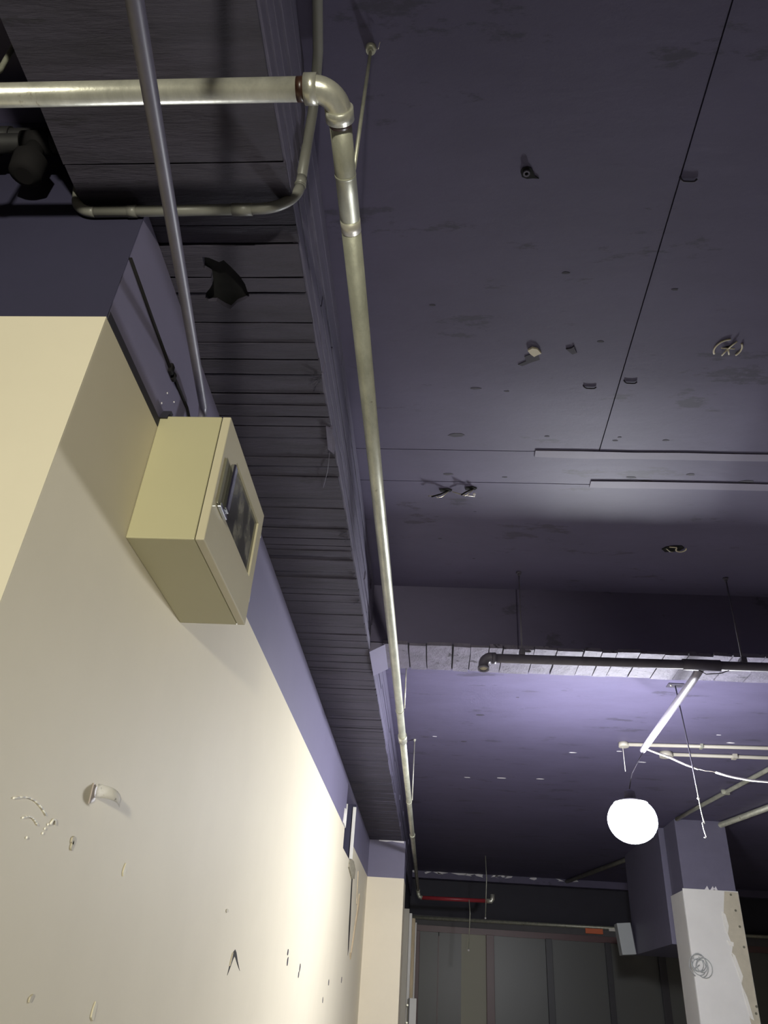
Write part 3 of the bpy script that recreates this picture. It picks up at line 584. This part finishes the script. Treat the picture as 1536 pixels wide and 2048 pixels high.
# ------------------------------------------------------------------ paper scrap on the side wall
t = thing('paper_scrap', 'curled white printed paper scrap stuck out from the beige wall', 'paper', (-1.0,2.30,1.985))
bm = BM(); n = 10; rows = []
for i in range(n+1):                                # a strip curling off the wall, facing back into the room
    q = i/n; yy = 2.270 + 0.030*q + 0.05*q**3; out = 0.003 + 0.052*math.sin(q*2.0); half = 0.020*(1-0.40*q)
    zc_ = 1.990 - 0.016*q*q
    rows.append([bm.verts.new((-1.0+out+0.004*math.cos((j/4-.5)*2.6), yy+0.012*(1-math.cos((j/4-.5)*2.6)), zc_ + half*(j/4-0.5)*2)) for j in range(5)])
for i in range(n):
    for j in range(4): bm.faces.new((rows[i][j],rows[i+1][j],rows[i+1][j+1],rows[i][j+1])).smooth = True
bmesh.ops.solidify(bm, geom=list(bm.faces), thickness=0.0012)
obj('sheet', bm, M_paper, t)
obj('tape', prism([(2.250,2.005),(2.285,1.998),(2.282,1.962),(2.252,1.948)],'x',-1.0,-0.996), mat('grey_tape', (0.42,0.36,0.34), 0.5), t)

# ------------------------------------------------------------------ far right: clad column, bulkhead, partition
t = thing('clad_column', 'white clad column with tan filler down its right edge, purple above', 'column', (3.85,12.4,0))
obj('cladding_panel', cbox(3.556,3.58,12.432,13.07,0,3.225,0.003), M_white, t)
obj('cladding_panel', cbox(3.556,4.332,12.40,12.424,0,3.25,0.003), M_white, t)
obj('column_core', cbox(3.578,4.31,12.422,13.06,0.01,SLAB-0.001), M_duct, t)
random.seed(3)
tan = [(4.325,3.235),(4.14,3.24),(4.10,3.05),(4.06,2.85),(4.09,2.72),(4.13,2.55),(4.10,2.45),(4.15,2.3),(4.17,2.1),(4.22,1.9),(4.20,1.7),(4.25,1.4),(4.28,0.9),(4.325,0.9)]
obj('tan_filler', prism(tan,'y',12.392,12.402), M_tanpatch, t)
for P in ([(4.06,2.98),(4.10,2.94),(4.12,2.80),(4.09,2.70),(4.06,2.80)],[(4.07,2.62),(4.15,2.60),(4.14,2.55),(4.09,2.56)],[(4.10,2.48),(4.14,2.44),(4.20,2.2),(4.17,2.12),(4.13,2.3)],[(4.17,2.08),(4.21,1.96),(4.25,1.7),(4.21,1.72),(4.18,1.9)]):
    obj('filler_ridge', prism(P,'y',12.388,12.404), M_patchw, t)
for x,z in ((4.22,3.20),(4.25,3.0),(4.27,2.80),(4.28,2.55),(4.31,1.86),(4.29,1.78)):
    obj('screw_hole', T1([(x,12.395,z),(x,12.388,z)],0.016,10), M_housing, t)
for x,z in ((3.9,3.25),(3.98,3.25),(4.02,3.25)): obj('torn_edge', prism([(x-.03,z),(x+.03,z),(x+.01,z+.05)],'y',12.40,12.42), M_flake, t)
sc = thing('wire_coil', 'small tangle of thin grey wire on the white column', 'wire', (3.72,12.38,2.25))
for k in range(6):
    c = (3.66+random.uniform(-.05,.05),12.386,2.27+random.uniform(-.06,.06)); a = random.uniform(.07,.15)
    obj('wire_loop', T1([(c[0]+a*math.cos(q*2*math.pi/16+k)*0.9, 12.389-0.002*k, c[2]+a*math.sin(q*2*math.pi/16+k)) for q in range(15)],0.0055,6), mat('grey_wire',(0.42,0.43,0.42),0.5) if k==0 else bpy.data.materials['grey_wire'], sc)
obj('wire_tail', T1([(3.565,12.394,2.37),(3.60,12.386,2.36),(3.66,12.386,2.36)],0.005,6), bpy.data.materials['grey_wire'], sc)
obj('wire_tail', T1([(3.565,12.394,2.26),(3.59,12.386,2.26),(3.64,12.386,2.30)],0.006,6), bpy.data.materials['grey_wire'], sc)
struct('trim_5', cbox(3.50,4.3,13.1,15.6,2.59,SLAB+0.001), M_duct, 'purple bulkhead behind the white column')
t = thing('wall_box', 'pale tilted box at the end of the purple bulkhead', 'box', (3.35,15.5,2.8))
rot = Matrix.Rotation(-0.10,3,'Y')
bm = BM(); box(bm,3.22,3.46,15.38,15.62,2.575,3.06,rot=rot,origin=(3.34,15.5,2.8)); bev(bm,0.006); obj('body', bm, M_pale, t)
bm = BM(); box(bm,3.462,3.478,15.40,15.5,2.60,3.0,rot=rot,origin=(3.34,15.5,2.8)); obj('edge_seam', bm, M_dflake, t)

# glazed partition across the far end
hd = struct('trim_6', cbox(-0.55,9.2,19.0,19.2,3.14,3.33,0.004), M_plain, 'dark header rail above the far partition')
obj('recess_wall', cbox(-0.55,9.2,19.28,19.35,3.2,SLAB), M_dark, hd)
obj('rail', T1([(-0.5,18.95,3.27),(9.1,18.95,3.34)],0.035,12), M_galvd, hd)
obj('warning_tag', cbox(3.25,3.62,18.90,18.92,3.17,3.27,0.003), M_orange, hd)
obj('bright_edge', cbox(3.75,3.95,18.90,18.92,3.24,3.29,0.003), M_patchw, hd)
xs = [(-0.55,-0.30,M_frame),(1.13,1.30,M_frame),(2.40,2.54,M_fdark),(3.66,3.78,M_fdark),(4.75,4.90,M_fdark),(5.9,6.05,M_fdark),(7.1,7.25,M_fdark)]
win = struct('window_1', cbox(-0.55,9.2,19.02,19.16,3.02,3.14), M_frame, 'dark glazed partition in reddish frames')
for a,b,m in xs: obj('mullion', cbox(a,b,19.0,19.18,0,3.03,0.006), m, win)
for (a0,b0,_),(a1,b1,_) in zip(xs[:-1],xs[1:]):
    if b0 > 0: obj('pane', cbox(b0,a1,19.07,19.085,0,3.03), M_glass, win)
for a,b,m in ((-0.30,0.10,M_gdark),(0.115,0.60,M_gdark),(0.60,1.13,M_streak)): obj('pane', cbox(a,b,19.07,19.085,0,3.03), m, win)  # rightmost pane carries the painted lamp streak
for a,b in ((-0.30,0.10),(0.10,0.62),(0.62,1.13),(1.30,1.9),(1.9,2.40),(2.54,3.2),(3.2,3.66),(3.78,4.3),(4.3,4.75),(4.9,5.4),(5.4,5.9),(6.05,7.1)):
    obj('blind_panel', cbox(a+0.01,b-0.01,19.30+random.uniform(0,.06),19.40,0,3.15,0.004), M_streak_back if a == 0.62 else M_plain, win)
obj('edge_bead', cbox(0.095,0.115,19.05,19.065,0,2.95), M_frame, win)
# loose wires hanging from the header
for x,z0,z1,lab in ((0.66,3.36,2.55,'thin loose wire dangling below the red pipe, with a bulb end'),(0.98,4.0,3.1,'thin loose wire dangling past the red pipe end')):
    t = thing('dangling_wire', lab, 'wire', (x,16.5,z0))
    obj('wire_run', T1([(x,16.46,SLAB-0.001 if z0>3.5 else 3.40),(x+0.02,16.46,z0-0.2),(x-0.01,16.46,z1)],0.009,6), M_galvd, t)
    obj('wire_end', ball(BM(),(x-0.01,16.46,z1),0.018,1,1,1,8,6), M_flake, t)
